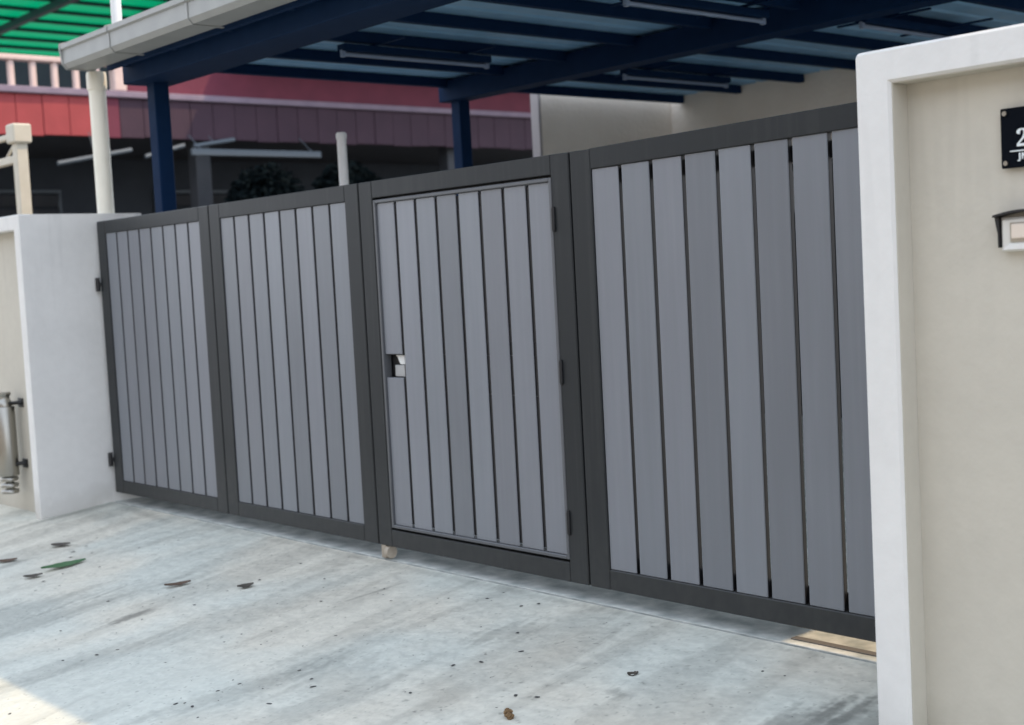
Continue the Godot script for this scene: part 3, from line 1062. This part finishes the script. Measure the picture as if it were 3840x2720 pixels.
func wall_fittings() -> void:
	var t := thing("name_plate", "black house number plate with pale lettering on the cream panel", "sign", Vector3(6.622, 1.684, 0.4155))
	var st := mb()
	prism(st, rounded([Vector2(0, 0), Vector2(0.27, 0), Vector2(0.27, 0.161), Vector2(0, 0.161)], {0: 0.005, 1: 0.005, 2: 0.005, 3: 0.005}), 0.012, 0.018, 0.0012)
	obj("plate", st, M.plate, t)
	for q in [[0.014, 0.014], [0.014, 0.147], [0.256, 0.014], [0.256, 0.147]]:
		st = mb()
		tube(st, Vector3(q[0], q[1], 0.0005), Vector3(q[0], q[1], 0.024), 0.0075, 0.0065, 16)
		obj("screw", st, M.steel, t)
	text(t, "2", 0.047, Vector3(0.045, 0.040, 0.0195), "numeral")
	st = mb()
	box2(st, Vector3(0.026, 0.0430, 0.0182), Vector3(0.24, 0.0465, 0.0205), 0.001)
	obj("line", st, M.letter, t)
	text(t, "JN", 0.017, Vector3(0.050, 0.016, 0.0195), "lettering", false)

	t = thing("doorbell", "cream doorbell under a curved black rain hood, below the number plate", "doorbell", Vector3(6.617, 1.46, 0.4155))
	st = mb()
	prism(st, rounded([Vector2(0, 0), Vector2(0.15, 0), Vector2(0.15, 0.093), Vector2(0, 0.093)], {0: 0.006, 1: 0.006}), 0.0, 0.026, 0.008)
	obj("housing", st, M.doorbell, t)
	st = mb()
	prism(st, PackedVector2Array([Vector2(0.006, 0.004), Vector2(0.144, 0.004), Vector2(0.122, 0.022), Vector2(0.028, 0.022)]), 0.0262, 0.032, 0.002)
	obj("lower_lip", st, M.white_wall, t)
	st = mb()
	box2(st, Vector3(0.030, 0.026, 0.0262), Vector3(0.12, 0.078, 0.030), 0.001)
	obj("button_frame", st, M.rust, t)
	st = mb()
	box2(st, Vector3(0.036, 0.034, 0.0302), Vector3(0.114, 0.074, 0.037), 0.003)
	obj("button", st, M.button, t)
	# hood: curved top sheet with two tapering cheeks
	st = mb()
	for k in 12:
		var a := -0.012 + 0.174 * k / 12.0
		var b := -0.012 + 0.174 * (k + 1) / 12.0
		var ya := 0.094 + 0.012 * sin(PI * k / 12.0)
		var yb := 0.094 + 0.012 * sin(PI * (k + 1) / 12.0)
		prism(st, PackedVector2Array([Vector2(a, ya), Vector2(b, yb), Vector2(b, yb + 0.006), Vector2(a, ya + 0.006)]), 0.001, 0.045)
	obj("hood", st, M.black, t)
	for q in [-1.0, 1.0]:
		st = mb()
		var c: float = 0.075 + q * 0.0765
		prism(st, PackedVector2Array([Vector2(c, 0.012), Vector2(c + q * 0.0035, 0.012), Vector2(c + q * 0.004, 0.05), Vector2(c + q * 0.009, 0.075), Vector2(c + q * 0.012, 0.094), Vector2(c, 0.0945)]), 0.001, 0.03)
		obj("hood_cheek", st, M.black, t)

	t = thing("steel_wall_cylinder", "stainless steel cylinder with ribbed foot on the left wall panel", "wall fitting", Vector3(-0.50, 0.17, 0.515))
	st = mb()
	lathe(st, Vector3.ZERO, [[0.0, 0.125], [0.066, 0.125], [0.068, 0.13], [0.068, 0.585], [0.064, 0.59], [0.0, 0.59]], 28)
	obj("body", st, M.steel, t)
	st = mb()
	lathe(st, Vector3.ZERO, [[0.0, 0.591], [0.05, 0.591], [0.05, 0.63], [0.042, 0.635], [0.042, 0.66], [0.05, 0.665], [0.05, 0.685], [0.0, 0.685]], 24)
	obj("cap", st, M.steel, t)
	for k in 3:
		st = mb()
		lathe(st, Vector3.ZERO, [[0.0, 0.005 + 0.042 * k], [0.055, 0.005 + 0.042 * k], [0.058, 0.01 + 0.042 * k], [0.058, 0.03 + 0.042 * k], [0.03, 0.034 + 0.042 * k], [0.03, 0.046 + 0.042 * k], [0.0, 0.046 + 0.042 * k]], 24)
		obj("foot_ring", st, M.steel, t)
	for y in [0.20, 0.61]:
		st = mb()
		box2(st, Vector3(0.02, y - 0.012, -0.094), Vector3(0.055, y + 0.012, -0.03), 0.003)
		box2(st, Vector3(0.02, y - 0.03, -0.096), Vector3(0.10, y + 0.03, -0.088), 0.002)
		tube(st, Vector3(0.05, y + 0.005, -0.02), Vector3(0.095, y + 0.005, -0.085), 0.008, -1, 10)
		obj("bracket", st, M.black, t)


# ---------------------------------------------------------------- leaves and grit on the drive

func leaf_shape(l: float, w: float, curl: float, rough_edge: float) -> SurfaceTool:
	var st := mb()
	var n := 10
	var ps := []
	for k in n + 1:
		var f := float(k) / n
		var half := w * pow(sin(PI * clampf(f * 0.96 + 0.02, 0.0, 1.0)), 0.8) * (1.0 + rough_edge * (rng.randf() - 0.5))
		var y := 0.003 + curl * pow(f - 0.4, 2.0) * 4.0
		ps.append([Vector3((f - 0.5) * l, y + curl * 0.9, -half), Vector3((f - 0.5) * l, y, 0), Vector3((f - 0.5) * l, y + curl * 0.6, half)])
	for k in n:
		for s in 2:
			for lift in [0.0, 0.0012]:
				var up: Vector3 = Vector3.UP * lift
				quad(st, ps[k][s] + up, ps[k][s + 1] + up, ps[k + 1][s + 1] + up, ps[k + 1][s] + up, Vector3(0, 50.0 if lift == 0.0 else -50.0, 0), 1)
	return st


func small_things() -> void:
	var green := plain(lin(0.03, 0.12, 0.035), 0.4)
	var brown := plain(lin(0.09, 0.055, 0.035), 0.7)
	var dark := plain(lin(0.055, 0.046, 0.036), 0.7)
	# x, z, length, half width, curl, turn, material, label
	var list := [
		[1.31, 0.93, 0.25, 0.040, 0.008, 1.52, green, "green curled leaf on the drive, largest leaf in view"],
		[0.80, 0.73, 0.12, 0.030, 0.005, 0.75, dark, "dark brown leaf on the drive beyond the green leaf"],
		[1.35, 1.12, 0.10, 0.024, 0.006, 1.1, dark, "dark curled leaf just in front of the green leaf"],
		[2.365, 0.79, 0.13, 0.022, 0.007, 1.15, brown, "brown dry leaf on the drive, right of the green leaf"],
		[2.755, 0.63, 0.08, 0.024, 0.006, 1.2, dark, "small grey leaf on the drive below the second gate leaf"],
		[0.83, 1.06, 0.11, 0.026, 0.006, 1.0, brown, "flat brownish leaf at the left edge of the photo"],
		[5.225, 0.515, 0.04, 0.016, 0.006, 0.6, dark, "black crumpled scrap on the drive before the right gate leaf"],
	]
	for q in list:
		var o := obj("leaf", leaf_shape(q[2], q[3], q[4], 0.35), q[6], self, Vector3(q[0], slope(q[1]) + 0.002, q[1]))
		o.rotation = Vector3(0.0997, q[5], 0)
		tag(o, q[7], "leaf", "fallen leaves on the drive")
	# the brown clump at the bottom edge
	var st := mb()
	for k in 26:
		var a := rng.randf() * TAU
		var r := 0.026 * sqrt(rng.randf())
		var c := Vector3(cos(a) * r, 0.006 + 0.010 * rng.randf(), sin(a) * r * 1.3)
		box(st, c, Vector3(0.012 + 0.012 * rng.randf(), 0.007, 0.010 + 0.01 * rng.randf()), 0.002, Transform3D(Basis.from_euler(Vector3(rng.randf() * 0.8, a, rng.randf() * 0.6)), Vector3.ZERO))
	var clump := obj("dried_clump", st, paint(lin(0.14, 0.085, 0.04), lin(0.26, 0.17, 0.09), 0.9, 12.0, 81, 0.3), self, Vector3(5.085, slope(0.993), 0.993))
	tag(clump, "brown crumbly clump of dried leaf at the bottom of the photo", "debris")
	# grit: small dark bits scattered over the apron
	st = mb()
	for k in 7:
		var a := TAU * k / 7.0
		var b := TAU * (k + 1) / 7.0
		var ra := 0.8 + 0.35 * rng.randf()
		tri(st, Vector3(cos(a) * ra, 0, sin(a) * ra), Vector3(cos(b), 0, sin(b)), Vector3(0, 0.6, 0), Vector3(0, -1, 0))
	var mm := MultiMesh.new()
	mm.transform_format = MultiMesh.TRANSFORM_3D
	mm.mesh = mesh_of(st)
	mm.instance_count = 420
	for k in 420:
		var z := 0.08 + 2.4 * rng.randf()
		var x := 0.0 + 6.1 * rng.randf()
		var s := 0.0026 + 0.0062 * pow(rng.randf(), 2.2)
		var b := Basis(Vector3.UP, rng.randf() * TAU) * Basis.from_scale(Vector3(s * (1.0 + rng.randf()), s * 0.6, s))
		mm.set_instance_transform(k, Transform3D(b, Vector3(x, slope(z) - 0.0005, z)))
	var grit := MultiMeshInstance3D.new()
	grit.name = "grit"
	grit.multimesh = mm
	grit.material_override = plain(lin(0.06, 0.06, 0.06), 0.9)
	grit.set_meta("kind", "stuff")
	grit.set_meta("label", "small dark grit scattered over the concrete drive")
	grit.set_meta("category", "grit")
	add_child(grit)
